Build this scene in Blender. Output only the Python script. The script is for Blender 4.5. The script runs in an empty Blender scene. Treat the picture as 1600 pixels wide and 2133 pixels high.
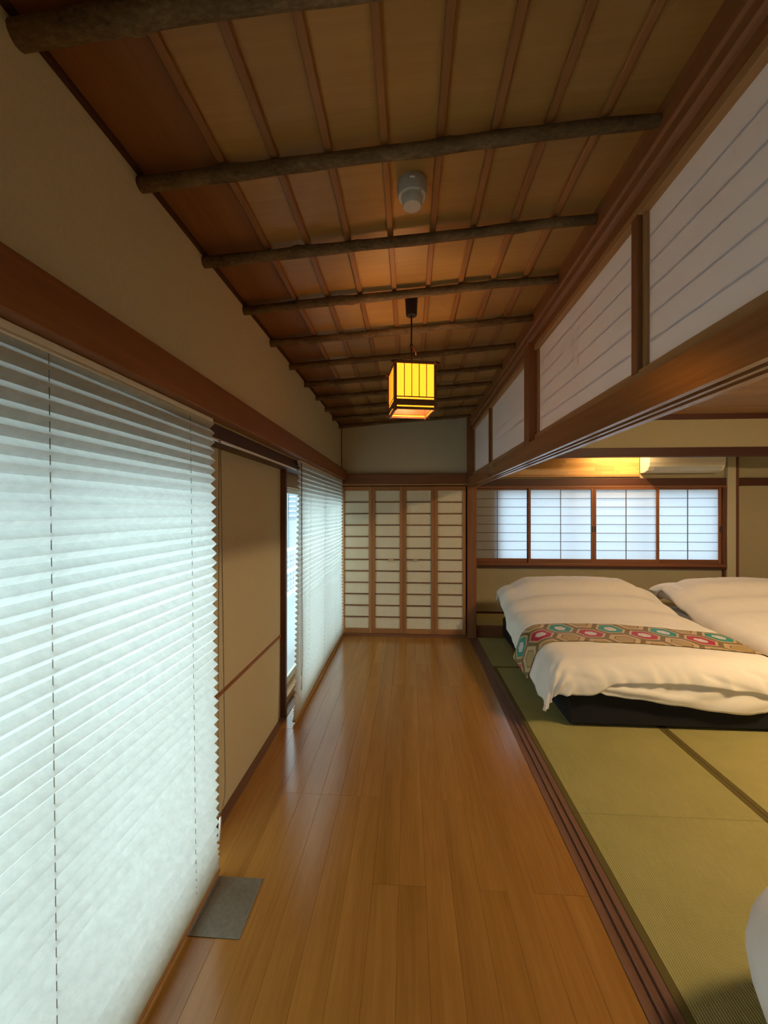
import bpy, bmesh, math, random
from mathutils import Vector, Matrix, noise

# ------------------------------------------------------------------ camera, world, light
SC = bpy.context.scene
COL = SC.collection
F_PX, YAW, CAM_H = 838.0, math.radians(3.61), 1.456
cam = bpy.data.cameras.new('camera')
cam.sensor_fit = 'HORIZONTAL'; cam.sensor_width = 36.0
cam.lens = 36.0 * F_PX / 1600.0
cam.clip_start = 0.02
cam_o = bpy.data.objects.new('camera', cam); COL.objects.link(cam_o)
cam_o.location = (0, 0, CAM_H); cam_o.rotation_euler = (math.pi/2, 0, YAW)
SC.camera = cam_o

world = bpy.data.worlds.new('overcast_sky'); SC.world = world
world.use_nodes = True
bg = world.node_tree.nodes['Background']
bg.inputs['Color'].default_value = (0.74, 0.93, 1.0, 1)
bg.inputs['Strength'].default_value = 2.15

SC.view_settings.view_transform = 'Standard'
SC.view_settings.look = 'None'
SC.view_settings.gamma = 1.0
SC.view_settings.use_curve_mapping = False
SC.view_settings.exposure = 1.08
SC.cycles.max_bounces = 8
SC.cycles.diffuse_bounces = 4
SC.cycles.use_adaptive_sampling = True
SC.cycles.adaptive_threshold = 0.06
SC.cycles.adaptive_min_samples = 20
SC.cycles.transmission_bounces = 8
SC.cycles.transparent_max_bounces = 16
SC.cycles.sample_clamp_indirect = 6.0

# ------------------------------------------------------------------ node helpers
def new_mat(name):
    m = bpy.data.materials.new(name); m.use_nodes = True
    t = m.node_tree; t.nodes.clear()
    out = t.nodes.new('ShaderNodeOutputMaterial')
    return m, t, out

def link(t, a, b): t.links.new(a, b)

def mathn(t, op, a, b=None, c=None):
    n = t.nodes.new('ShaderNodeMath'); n.operation = op
    for i, v in enumerate((a, b, c)):
        if v is None: continue
        if isinstance(v, (int, float)): n.inputs[i].default_value = v
        else: link(t, v, n.inputs[i])
    return n.outputs[0]

def mixc(t, fac, a, b, blend='MIX'):
    n = t.nodes.new('ShaderNodeMix'); n.data_type = 'RGBA'; n.blend_type = blend
    for sock, v in ((n.inputs[0], fac), (n.inputs[6], a), (n.inputs[7], b)):
        if isinstance(v, (int, float)): sock.default_value = v
        elif isinstance(v, tuple): sock.default_value = (*v[:3], 1)
        else: link(t, v, sock)
    return n.outputs[2]

def coords(t, scale=(1, 1, 1), rnd=0.0, kind='Object'):
    tc = t.nodes.new('ShaderNodeTexCoord')
    mp = t.nodes.new('ShaderNodeMapping'); mp.inputs['Scale'].default_value = scale
    link(t, tc.outputs[kind], mp.inputs['Vector'])
    if rnd:
        oi = t.nodes.new('ShaderNodeObjectInfo')
        v = mathn(t, 'MULTIPLY', oi.outputs['Random'], rnd)
        cb = t.nodes.new('ShaderNodeCombineXYZ')
        for i in range(3): link(t, v, cb.inputs[i])
        link(t, cb.outputs[0], mp.inputs['Location'])
    return mp.outputs[0]

def noise_tex(t, vec, scale, detail=4, rough=0.55):
    n = t.nodes.new('ShaderNodeTexNoise')
    n.inputs['Scale'].default_value = scale; n.inputs['Detail'].default_value = detail
    n.inputs['Roughness'].default_value = rough
    link(t, vec, n.inputs['Vector'])
    return n.outputs['Fac']

def ramp(t, fac, stops, interp='LINEAR'):
    r = t.nodes.new('ShaderNodeValToRGB'); r.color_ramp.interpolation = interp
    el = r.color_ramp.elements
    while len(el) < len(stops): el.new(0.5)
    for e, (p, c) in zip(el, stops):
        e.position = p; e.color = (*c[:3], 1)
    link(t, fac, r.inputs[0])
    return r.outputs[0]

def principled(t, out, color, rough=0.6, bump=None, bump_s=0.2, bump_d=0.002, spec=0.5, metal=0.0, coat=0.0):
    b = t.nodes.new('ShaderNodeBsdfPrincipled')
    if isinstance(color, tuple): b.inputs['Base Color'].default_value = (*color[:3], 1)
    else: link(t, color, b.inputs['Base Color'])
    if isinstance(rough, (int, float)): b.inputs['Roughness'].default_value = rough
    else: link(t, rough, b.inputs['Roughness'])
    b.inputs['Specular IOR Level'].default_value = spec
    b.inputs['Metallic'].default_value = metal
    b.inputs['Coat Weight'].default_value = coat
    b.inputs['Coat Roughness'].default_value = 0.12
    if bump is not None:
        bn = t.nodes.new('ShaderNodeBump'); bn.inputs['Strength'].default_value = bump_s
        bn.inputs['Distance'].default_value = bump_d
        link(t, bump, bn.inputs['Height']); link(t, bn.outputs[0], b.inputs['Normal'])
    link(t, b.outputs[0], out.inputs[0])
    return b

def wood(name, dark, light, axis='Y', rough=0.45, fine=70, coarse=9, var=0.12, spec=0.4, coat=0.0, bump=0.12):
    m, t, o = new_mat(name)
    along, k = 0.045, {'X': 0, 'Y': 1, 'Z': 2}[axis]
    sc = [1.0, 1.0, 1.0]; sc[k] = along
    v = coords(t, tuple(sc), rnd=23.0)
    n1 = noise_tex(t, v, coarse, 5, 0.6); n2 = noise_tex(t, v, fine, 3, 0.6)
    f = mathn(t, 'ADD', mathn(t, 'MULTIPLY', n1, 0.65), mathn(t, 'MULTIPLY', n2, 0.35))
    c = ramp(t, f, [(0.30, dark), (0.68, light)])
    oi = t.nodes.new('ShaderNodeObjectInfo')
    hs = t.nodes.new('ShaderNodeHueSaturation')
    link(t, mathn(t, 'MULTIPLY_ADD', oi.outputs['Random'], 2*var, 1.0-var), hs.inputs['Value'])
    link(t, c, hs.inputs['Color'])
    principled(t, o, hs.outputs[0], rough, n2, bump, 0.001, spec, 0, coat)
    return m

def plain(name, color, rough=0.6, spec=0.4, metal=0.0, nscale=0, namp=0.08, bump=0.0):
    m, t, o = new_mat(name)
    if nscale:
        v = coords(t); n = noise_tex(t, v, nscale, 4)
        lo = tuple(x*(1-namp) for x in color); hi = tuple(min(1, x*(1+namp)) for x in color)
        principled(t, o, ramp(t, n, [(0.3, lo), (0.7, hi)]), rough, n if bump else None, bump, 0.002, spec, metal)
    else:
        principled(t, o, color, rough, None, 0, 0, spec, metal)
    return m

def paper(name, diff, trans, tfac, nscale=(3, 30, 60), amp=0.10, bump=0.0):
    m, t, o = new_mat(name)
    v = coords(t, nscale); n = noise_tex(t, v, 6, 6, 0.7)
    k = ramp(t, n, [(0.3, (1-amp,)*3), (0.7, (1, 1, 1))])
    d = t.nodes.new('ShaderNodeBsdfDiffuse'); tr = t.nodes.new('ShaderNodeBsdfTranslucent')
    link(t, mixc(t, 1.0, diff, k, 'MULTIPLY'), d.inputs[0]); link(t, mixc(t, 1.0, trans, k, 'MULTIPLY'), tr.inputs[0])
    mx = t.nodes.new('ShaderNodeMixShader'); mx.inputs[0].default_value = tfac
    link(t, d.outputs[0], mx.inputs[1]); link(t, tr.outputs[0], mx.inputs[2]); link(t, mx.outputs[0], o.inputs[0])
    return m

def glass(name):
    m, t, o = new_mat(name)
    tr = t.nodes.new('ShaderNodeBsdfTransparent'); tr.inputs[0].default_value = (0.93, 0.97, 0.97, 1)
    gl = t.nodes.new('ShaderNodeBsdfGlossy'); gl.inputs['Roughness'].default_value = 0.02
    fr = t.nodes.new('ShaderNodeFresnel'); fr.inputs[0].default_value = 1.45
    mx = t.nodes.new('ShaderNodeMixShader')
    ge = t.nodes.new('ShaderNodeNewGeometry')          # only the entering face of the thin pane mirrors
    link(t, mathn(t, 'MULTIPLY', fr.outputs[0], mathn(t, 'SUBTRACT', 1.0, ge.outputs['Backfacing'])), mx.inputs[0]); link(t, tr.outputs[0], mx.inputs[1]); link(t, gl.outputs[0], mx.inputs[2])
    link(t, mx.outputs[0], o.inputs[0])
    return m

def emissive(name, color, strength, base=(0.8, 0.7, 0.5), nscale=0):
    m, t, o = new_mat(name)
    b = principled(t, o, base, 0.7)
    b.inputs['Emission Color'].default_value = (*color, 1)
    b.inputs['Emission Strength'].default_value = strength
    if nscale:
        v = coords(t); n = noise_tex(t, v, nscale, 5, 0.7)
        link(t, ramp(t, n, [(0.3, tuple(x*0.8 for x in color)), (0.7, color)]), b.inputs['Emission Color'])
    return m

M = {}
M['floor'] = wood('polished_floor_boards', (0.245, 0.102, 0.018), (0.385, 0.176, 0.038), 'Y', 0.20, 90, 10, 0.045, 0.5, 0.15, 0.03)
M['under'] = plain('dark_underlay', (0.05, 0.025, 0.012), 0.8)
M['cedar'] = wood('reddish_cedar_y', (0.17, 0.058, 0.020), (0.29, 0.115, 0.040), 'Y', 0.5)
M['cedar_x'] = wood('reddish_cedar_x', (0.15, 0.052, 0.022), (0.25, 0.095, 0.040), 'X', 0.5)
M['cedar_z'] = wood('reddish_cedar_z', (0.17, 0.058, 0.022), (0.29, 0.110, 0.042), 'Z', 0.5)
M['cypress'] = wood('pale_cypress_y', (0.30, 0.15, 0.055), (0.44, 0.23, 0.085), 'Y', 0.5)
M['cypress_z'] = wood('pale_cypress_z', (0.30, 0.15, 0.055), (0.42, 0.22, 0.085), 'Z', 0.5)
M['dark_x'] = wood('dark_wood_x', (0.045, 0.014, 0.010), (0.085, 0.028, 0.018), 'X', 0.5)
M['dark_y'] = wood('dark_wood_y', (0.045, 0.016, 0.010), (0.085, 0.030, 0.018), 'Y', 0.5)
M['dark_z'] = wood('dark_wood_z', (0.095, 0.036, 0.020), (0.16, 0.062, 0.034), 'Z', 0.5)
M['sill'] = wood('grooved_sill_wood', (0.105, 0.046, 0.027), (0.18, 0.085, 0.052), 'Y', 0.45)
M['door_z'] = wood('door_wood_z', (0.26, 0.105, 0.032), (0.40, 0.175, 0.055), 'Z', 0.5)
M['door_x'] = wood('door_wood_x', (0.26, 0.105, 0.032), (0.40, 0.175, 0.055), 'X', 0.5)
M['muntin'] = wood('thin_muntin_wood', (0.10, 0.05, 0.03), (0.16, 0.08, 0.045), 'X', 0.5)
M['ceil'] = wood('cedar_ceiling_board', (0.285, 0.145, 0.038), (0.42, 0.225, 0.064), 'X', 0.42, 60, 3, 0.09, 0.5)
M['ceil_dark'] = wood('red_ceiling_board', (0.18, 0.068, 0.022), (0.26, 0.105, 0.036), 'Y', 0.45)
M['batten'] = wood('ceiling_batten', (0.20, 0.080, 0.025), (0.34, 0.150, 0.050), 'Y', 0.45)
M['room_ceil'] = wood('bedroom_ceiling_board', (0.26, 0.14, 0.065), (0.38, 0.21, 0.10), 'X', 0.5)
M['parquet'] = wood('finger_jointed_panel', (0.40, 0.20, 0.06), (0.62, 0.36, 0.13), 'X', 0.4, 50, 8, 0.22)
M['plaster'] = plain('sand_plaster', (0.52, 0.465, 0.325), 0.92, 0.15, 0, 110, 0.05, 0.12)
M['plaster_b'] = plain('olive_plaster', (0.42, 0.36, 0.225), 0.92, 0.15, 0, 110, 0.05, 0.12)
M['blind'] = paper('washi_blind_cloth', (0.74, 0.71, 0.63), (0.90, 0.91, 0.87), 0.66, (1, 5, 9), 0.16)
M['shoji'] = paper('shoji_paper', (0.70, 0.69, 0.68), (0.84, 0.86, 0.93), 0.70, (5, 5, 5), 0.05)
M['ranma'] = paper('transom_paper', (0.78, 0.75, 0.78), (0.85, 0.82, 0.84), 0.40, (30, 30, 30), 0.05)
M['door_paper'] = paper('closet_paper', (0.80, 0.70, 0.51), (0.3, 0.27, 0.2), 0.06, (40, 40, 4), 0.16)
M['alu'] = plain('pale_sash', (0.62, 0.58, 0.50), 0.4, 0.5)
M['glass'] = glass('window_glass')
M['chain'] = plain('bronze_bead_chain', (0.10, 0.058, 0.02), 0.4, 0.5, 0.3)
M['cord'] = plain('grey_lift_cord', (0.42, 0.41, 0.38), 0.8)
M['white_plastic'] = plain('white_plastic', (0.75, 0.73, 0.69), 0.4, 0.5)
M['ac'] = plain('cream_plastic', (0.78, 0.72, 0.58), 0.4, 0.5)
M['ac_vent'] = plain('grey_vane', (0.50, 0.50, 0.47), 0.4, 0.5)
M['detector'] = plain('detector_plastic', (0.46, 0.43, 0.36), 0.5, 0.4, 0, 200, 0.05)
M['dark_plastic'] = plain('dark_brown_plastic', (0.022, 0.013, 0.010), 0.35, 0.5)
M['lamp_wood'] = wood('lantern_wood', (0.12, 0.045, 0.018), (0.20, 0.085, 0.035), 'Z', 0.45)
M['lamp_paper'] = emissive('lantern_paper', (1.0, 0.245, 0.010), 1.75, (0.5, 0.25, 0.05), 160)
M['bulb'] = emissive('glowing_bulb', (1.0, 0.72, 0.38), 52.0)
M['room_lamp'] = emissive('lit_diffuser', (1.0, 0.73, 0.40), 96.0)
M['brass'] = plain('pale_brass', (0.50, 0.37, 0.19), 0.4, 0.5, 0.2)
M['door_bar'] = wood('door_lattice_wood', (0.13, 0.050, 0.017), (0.22, 0.088, 0.030), 'X', 0.5)
M['lintel'] = wood('polished_lintel', (0.17, 0.062, 0.021), (0.29, 0.118, 0.042), 'Y', 0.26, 70, 9, 0.1, 0.6)
M['plate'] = plain('brushed_plate', (0.19, 0.165, 0.125), 0.5, 0.5, 0.35, 60, 0.15)
M['bed_base'] = plain('charcoal_bed_fabric', (0.016, 0.016, 0.018), 0.9, 0.2, 0, 300, 0.2, 0.1)
M['cotton'] = plain('white_cotton', (0.80, 0.76, 0.70), 0.95, 0.1, 0, 12, 0.02)
M['heri'] = plain('olive_border_cloth', (0.115, 0.085, 0.022), 0.85, 0.2, 0, 250, 0.25, 0.1)
M['render'] = plain('pale_render', (0.46, 0.48, 0.48), 0.9, 0.2)
M['shutter'] = plain('blue_grey_shutter', (0.30, 0.36, 0.46), 0.7)
M['metal_white'] = plain('white_metal', (0.72, 0.76, 0.78), 0.5)
M['ground'] = plain('pale_ground', (0.36, 0.36, 0.35), 0.95)

def bark():
    m, t, o = new_mat('bark_pole')
    v = coords(t, (0.5, 1, 1), 17.0)
    n1 = noise_tex(t, v, 14, 6, 0.7); n2 = noise_tex(t, v, 120, 4, 0.6)
    f = mathn(t, 'ADD', mathn(t, 'MULTIPLY', n1, 0.6), mathn(t, 'MULTIPLY', n2, 0.4))
    c = ramp(t, f, [(0.33, (0.050, 0.030, 0.016)), (0.52, (0.15, 0.095, 0.048)), (0.68, (0.25, 0.165, 0.090))])
    principled(t, o, c, 0.85, f, 0.6, 0.004, 0.2)
    return m
M['bark'] = bark()

def tatami(name, along):
    m, t, o = new_mat(name)
    tc = t.nodes.new('ShaderNodeTexCoord')
    w = t.nodes.new('ShaderNodeTexWave'); w.bands_direction = 'X' if along == 'Y' else 'Y'
    w.inputs['Scale'].default_value = 36.0; w.inputs['Distortion'].default_value = 0.5
    w.inputs['Detail'].default_value = 1.0
    link(t, tc.outputs['Object'], w.inputs['Vector'])
    v = coords(t, (90, 2, 1) if along == 'X' else (2, 90, 1), 11.0)
    n = noise_tex(t, v, 6, 4, 0.6)
    n2 = noise_tex(t, coords(t, (1, 1, 1), 9.0), 3, 3)
    f = mathn(t, 'ADD', mathn(t, 'MULTIPLY', w.outputs[1], 0.38), mathn(t, 'MULTIPLY', mathn(t, 'ADD', n, n2), 0.31))
    c = ramp(t, f, [(0.22, (0.240, 0.208, 0.062)), (0.75, (0.400, 0.350, 0.132))])
    h = mathn(t, 'ADD', w.outputs[1], mathn(t, 'MULTIPLY', n, 0.4))
    principled(t, o, c, 0.75, h, 0.45, 0.003, 0.3)
    return m
M['tatami_y'] = tatami('rush_mat_y', 'Y'); M['tatami_x'] = tatami('rush_mat_x', 'X')

def brocade():
    m, t, o = new_mat('hexagon_brocade')
    tc = t.nodes.new('ShaderNodeTexCoord'); sp = t.nodes.new('ShaderNodeSeparateXYZ')
    link(t, tc.outputs['UV'], sp.inputs[0])
    u, v = sp.outputs[0], sp.outputs[1]
    R = 0.128; sx, sy = 3*R, math.sqrt(3)*R
    def cell(du, dv):
        x = mathn(t, 'SUBTRACT', mathn(t, 'FLOORED_MODULO', mathn(t, 'ADD', u, du), sx), sx/2)
        y = mathn(t, 'SUBTRACT', mathn(t, 'FLOORED_MODULO', mathn(t, 'ADD', v, dv), sy), sy/2)
        ax, ay = mathn(t, 'ABSOLUTE', x), mathn(t, 'ABSOLUTE', y)
        h = mathn(t, 'MAXIMUM', ay, mathn(t, 'ADD', mathn(t, 'MULTIPLY', ax, math.sqrt(3)/2), mathn(t, 'MULTIPLY', ay, 0.5)))
        cy = mathn(t, 'SUBTRACT', v, y)
        return mathn(t, 'DIVIDE', h, sy/2), cy
    v0 = sy/2 - 0.285
    hA, cA = cell(0.0, v0); hB, cB = cell(sx/2, v0 + sy/2)
    isA = mathn(t, 'LESS_THAN', hA, hB)
    h = mathn(t, 'MINIMUM', hA, hB)
    colA = mathn(t, 'LESS_THAN', mathn(t, 'ABSOLUTE', mathn(t, 'SUBTRACT', cA, 0.285)), 0.03)
    colB = mathn(t, 'LESS_THAN', mathn(t, 'ABSOLUTE', mathn(t, 'SUBTRACT', cB, 0.285 - sy/2)), 0.03)
    coloured = mathn(t, 'ADD', mathn(t, 'MULTIPLY', isA, colA), mathn(t, 'MULTIPLY', mathn(t, 'SUBTRACT', 1.0, isA), colB))
    cream, olive, silver = (0.60, 0.43, 0.22), (0.21, 0.14, 0.05), (0.68, 0.64, 0.60)
    def bands(cc, ring2):
        return ramp(t, h, [(0.0, silver), (0.36, cc), (0.72, cream), (0.86, olive)], 'CONSTANT')
    teal = bands((0.035, 0.30, 0.26), 0); red = bands((0.48, 0.020, 0.060), 0)
    gold = ramp(t, h, [(0.0, (0.46, 0.32, 0.13)), (0.50, (0.26, 0.15, 0.045)), (0.58, cream), (0.86, olive)], 'CONSTANT')
    c = mixc(t, coloured, gold, mixc(t, isA, red, teal))
    n = noise_tex(t, coords(t, (1, 1, 1)), 180, 3)
    c = mixc(t, 0.35, c, ramp(t, n, [(0.35, (0.35, 0.35, 0.35)), (0.65, (1, 1, 1))]), 'MULTIPLY')
    principled(t, o, c, 0.55, n, 0.15, 0.002, 0.5)
    return m
M['brocade'] = brocade()

# ------------------------------------------------------------------ object helpers
WL = {}
def world_loc(o):
    return WL.get(o.name, Vector((0, 0, 0))) if o else Vector((0, 0, 0))

def add_obj(name, me, loc, parent=None):
    o = bpy.data.objects.new(name, me); COL.objects.link(o)
    loc = Vector(loc); WL[o.name] = loc
    o.location = loc - world_loc(parent)
    if parent: o.parent = parent
    return o

def empty(name, loc, parent=None):
    o = add_obj(name, None, loc, parent); o.empty_display_size = 0.1
    return o

def tag(o, label=None, cat=None, group=None, kind=None):
    if label: o['label'] = label
    if cat: o['category'] = cat
    if group: o['group'] = group
    if kind: o['kind'] = kind
    return o

def mesh_from(name, verts, faces, mat, smooth=False):
    me = bpy.data.meshes.new(name); me.from_pydata([tuple(v) for v in verts], [], faces); me.update()
    if mat: me.materials.append(mat)
    if smooth:
        for p in me.polygons: p.use_smooth = True
    return me

BOX = {}
def box_mesh(size, mat, bevel=0.0):
    key = (tuple(round(s, 5) for s in size), mat.name, bevel)
    if key in BOX: return BOX[key]
    bm = bmesh.new(); bmesh.ops.create_cube(bm, size=1.0)
    bmesh.ops.scale(bm, vec=size, verts=bm.verts)
    if bevel:
        bmesh.ops.bevel(bm, geom=list(bm.edges), offset=min(bevel, min(size)*0.45), segments=1, affect='EDGES', profile=0.5)
    me = bpy.data.meshes.new('piece'); bm.to_mesh(me); bm.free(); me.materials.append(mat)
    BOX[key] = me
    return me

def box(name, lo, hi, mat, parent=None, bevel=0.0):
    lo, hi = Vector(lo), Vector(hi)
    return add_obj(name, box_mesh(hi - lo, mat, bevel), (lo + hi)/2, parent)

def struct(name, lo, hi, mat, bevel=0.0):
    return tag(box(name, lo, hi, mat, None, bevel), kind='structure')

def lathe(name, prof, mat, loc, parent=None, seg=28, smooth=True):
    vs, fs = [], []
    for r, z in prof:
        for k in range(seg):
            a = 2*math.pi*k/seg; vs.append((r*math.cos(a), r*math.sin(a), z))
    for i in range(len(prof)-1):
        for k in range(seg):
            fs.append((i*seg+k, i*seg+(k+1) % seg, (i+1)*seg+(k+1) % seg, (i+1)*seg+k))
    fs.append(tuple(range(seg))[::-1]); fs.append(tuple((len(prof)-1)*seg+k for k in range(seg)))
    me = mesh_from(name, vs, fs, mat, smooth)
    bm = bmesh.new(); bm.from_mesh(me); bmesh.ops.recalc_face_normals(bm, faces=bm.faces); bm.to_mesh(me); bm.free()
    if smooth:
        try: me.set_sharp_from_angle(angle=math.radians(40))
        except Exception: pass
    return add_obj(name, me, loc, parent)

def tube_mesh(name, pts, rads, mat, seg=8, smooth=True):
    vs, fs = [], []; n = len(pts); pts = [Vector(p) for p in pts]
    for i, p in enumerate(pts):
        d = (pts[min(i+1, n-1)] - pts[max(i-1, 0)]).normalized()
        up = Vector((0, 0, 1)) if abs(d.z) < 0.9 else Vector((1, 0, 0))
        s = d.cross(up).normalized(); q = s.cross(d)
        r = rads[i] if isinstance(rads, (list, tuple)) else rads
        for k in range(seg):
            a = 2*math.pi*k/seg
            rr = r(i, a) if callable(r) else r
            vs.append(p + (s*math.cos(a) + q*math.sin(a))*rr)
    for i in range(n-1):
        for k in range(seg):
            fs.append((i*seg+k, i*seg+(k+1) % seg, (i+1)*seg+(k+1) % seg, (i+1)*seg+k))
    fs.append(tuple(range(seg))[::-1]); fs.append(tuple((n-1)*seg+k for k in range(seg)))
    return mesh_from(name, vs, fs, mat, smooth)

def tube(name, pts, rads, mat, parent=None, seg=8):
    base = Vector(pts[0])
    return add_obj(name, tube_mesh(name, [Vector(p)-base for p in pts], rads, mat, seg), base, parent)

def prism_y(name, prof, y0, y1, mat, parent=None):
    """profile in (x, z), extruded from y0 to y1"""
    n = len(prof); cx = sum(p[0] for p in prof)/n; cz = sum(p[1] for p in prof)/n
    h = (y1-y0)/2
    vs = [(x-cx, -h, z-cz) for x, z in prof] + [(x-cx, h, z-cz) for x, z in prof]
    fs = [(i, (i+1) % n, n+(i+1) % n, n+i) for i in range(n)] + [tuple(range(n))[::-1], tuple(range(n, 2*n))]
    me = mesh_from(name, vs, fs, mat)
    bm = bmesh.new(); bm.from_mesh(me); bmesh.ops.recalc_face_normals(bm, faces=bm.faces); bm.to_mesh(me); bm.free()
    return add_obj(name, me, (cx, (y0+y1)/2, cz), parent)

def lerp_table(x, tab):
    if x <= tab[0][0]: return tab[0][1]
    for (x0, y0), (x1, y1) in zip(tab, tab[1:]):
        if x <= x1:
            k = (x-x0)/(x1-x0); k = k*k*(3-2*k)
            return y0 + (y1-y0)*k
    return tab[-1][1]

# ------------------------------------------------------------------ dimensions
YB = -2.2            # rear of the rooms
YE = 4.74            # closet end of the corridor
YW = 5.35            # window wall of the bedroom
XL, XP = -0.808, -0.91
XS0, XS1 = 0.683, 0.785
XR = 5.4
def ceil_z(x): return 2.475 + (x - XL)*0.069

# ------------------------------------------------------------------ floor
floor = tag(box('floor', (-1.0, YB, -0.06), (XR, YW, -0.022), M['under']), kind='structure')
random.seed(4)
pw = (XS0 + 0.868)/15.0
for c in range(15):
    x0 = -0.868 + c*pw
    if c < 2: joints = [0.84, 2.66]
    elif c == 2: joints = [0.23, 2.05, 3.87]
    elif c in (3, 4, 5, 9, 10): joints = [0.23, 2.05, 3.87]
    else: joints = [-0.25, 1.57, 3.39] if c % 3 else [0.23, 2.05, 3.40]
    ys = [YB] + joints + [YE + 0.01]
    for y0, y1 in zip(ys, ys[1:]):
        box('plank', (x0 + 0.0002, y0 + 0.0003, -0.022), (x0 + pw - 0.0002, y1 - 0.0003, -0.0003*(c % 2)), M['floor'], floor, 0.0007)
# narrow board along the plaster panel and under the windows
box('edge_board', (-1.0, YB, -0.022), (-0.8685, YE, 0.004), M['sill'], floor, 0.002)

# sliding-door sill with two grooves
tr1 = tag(empty('trim_1', (XS0, 1.2, 0)), kind='structure')
def grooved(z0, z1, zg, up, parent, mat, y0=YB, y1=4.70):
    xs = [(XS0, XS0+0.020, z1), (XS0+0.020, XS0+0.041, zg), (XS0+0.041, XS0+0.055, z1),
          (XS0+0.055, XS0+0.076, zg), (XS0+0.076, XS1, z1)]
    prof = [(XS0, z0), (XS1, z0)]
    for x0, x1, z in reversed(xs):
        prof += [(x1, z), (x0, z)]
    prof_clean = []
    for p in prof:
        if not prof_clean or (abs(p[0]-prof_clean[-1][0]) > 1e-6 or abs(p[1]-prof_clean[-1][1]) > 1e-6): prof_clean.append(p)
    return prism_y('grooved_beam', prof_clean, y0, y1, mat, parent)
grooved(-0.022, 0.003, -0.004, True, tr1, M['sill'])

# ------------------------------------------------------------------ left side: beam, wall, panel, windows
tag(box('wall_left', (XL-0.14, YB, 1.83), (XL, YE+0.02, 2.60), M['plaster']), kind='structure')
struct('trim_2', (XL-0.01, YB, 1.832), (-0.745, YE, 1.952), M['cedar'], 0.003)           # long beam over the blinds
struct('trim_3', (-1.0, YB, 1.757), (-0.822, YE, 1.832), M['dark_y'], 0.002)               # dark head track
struct('trim_4', (-0.822, 1.30, 1.757), (-0.806, 2.86, 1.764), M['metal_white'])            # pale metal strip
pan = tag(box('wall_panel', (XP-0.05, 1.755, 0.004), (XP, 2.79, 1.757), M['plaster']), kind='structure')
pan.name = 'wall_pocket'; WL['wall_pocket'] = WL['wall_panel']
box('rail_strip', (XP-0.002, 1.755, 0.573), (XP+0.008, 2.79, 0.592), M['cedar'], pan, 0.002)
struct('trim_5', (-0.97, 2.79, 0.0), (-0.872, 2.825, 1.76), M['dark_z'], 0.002)
struct('trim_6', (-0.97, 1.72, 0.0), (-0.90, 1.755, 1.76), M['dark_z'], 0.002)
tag(box('wall_left', (-1.06, YB, 0.0), (-0.93, -1.75, 1.83), M['plaster']), kind='structure')
struct('trim_7', (-1.06, YB, 1.65), (-0.940, YE+0.1, 1.83), M['cypress'], 0.002)            # window head
struct('trim_8', (-1.06, YB, -0.02), (-0.925, YE+0.1, 0.055), M['cypress'], 0.002)          # window sill

def sliding_window(name, y0, y1, n, x=-0.985):
    w = tag(empty(name, (x, (y0+y1)/2, 0.055)), kind='structure')
    z0, z1 = 0.055, 1.65
    for yy in (y0, y1-0.03): box('frame_jamb', (x-0.05, yy, z0), (x+0.055, yy+0.03, z1), M['alu'], w, 0.002)
    span = (y1-y0-0.06)/n
    for i in range(n):
        a = y0+0.03+i*span; b = a+span; xo = x + (0.012 if i % 2 else -0.018)
        s = empty('sash', (xo, (a+b)/2, z0), w)
        box('sash_stile', (xo-0.012, a, z0), (xo+0.012, a+0.035, z1), M['alu'], s, 0.002)
        box('sash_stile', (xo-0.012, b-0.035, z0), (xo+0.012, b, z1), M['alu'], s, 0.002)
        box('sash_rail', (xo-0.012, a+0.035, z0), (xo+0.012, b-0.035, z0+0.06), M['alu'], s, 0.002)
        box('sash_rail', (xo-0.012, a+0.035, z1-0.04), (xo+0.012, b-0.035, z1), M['alu'], s, 0.002)
        box('pane', (xo-0.002, a+0.03, z0+0.05), (xo+0.002, b-0.03, z1-0.03), M['glass'], s)
    return w
sliding_window('window_1', -1.75, 1.72, 4)
sliding_window('window_2', 2.835, YE+0.06, 2)

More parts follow.
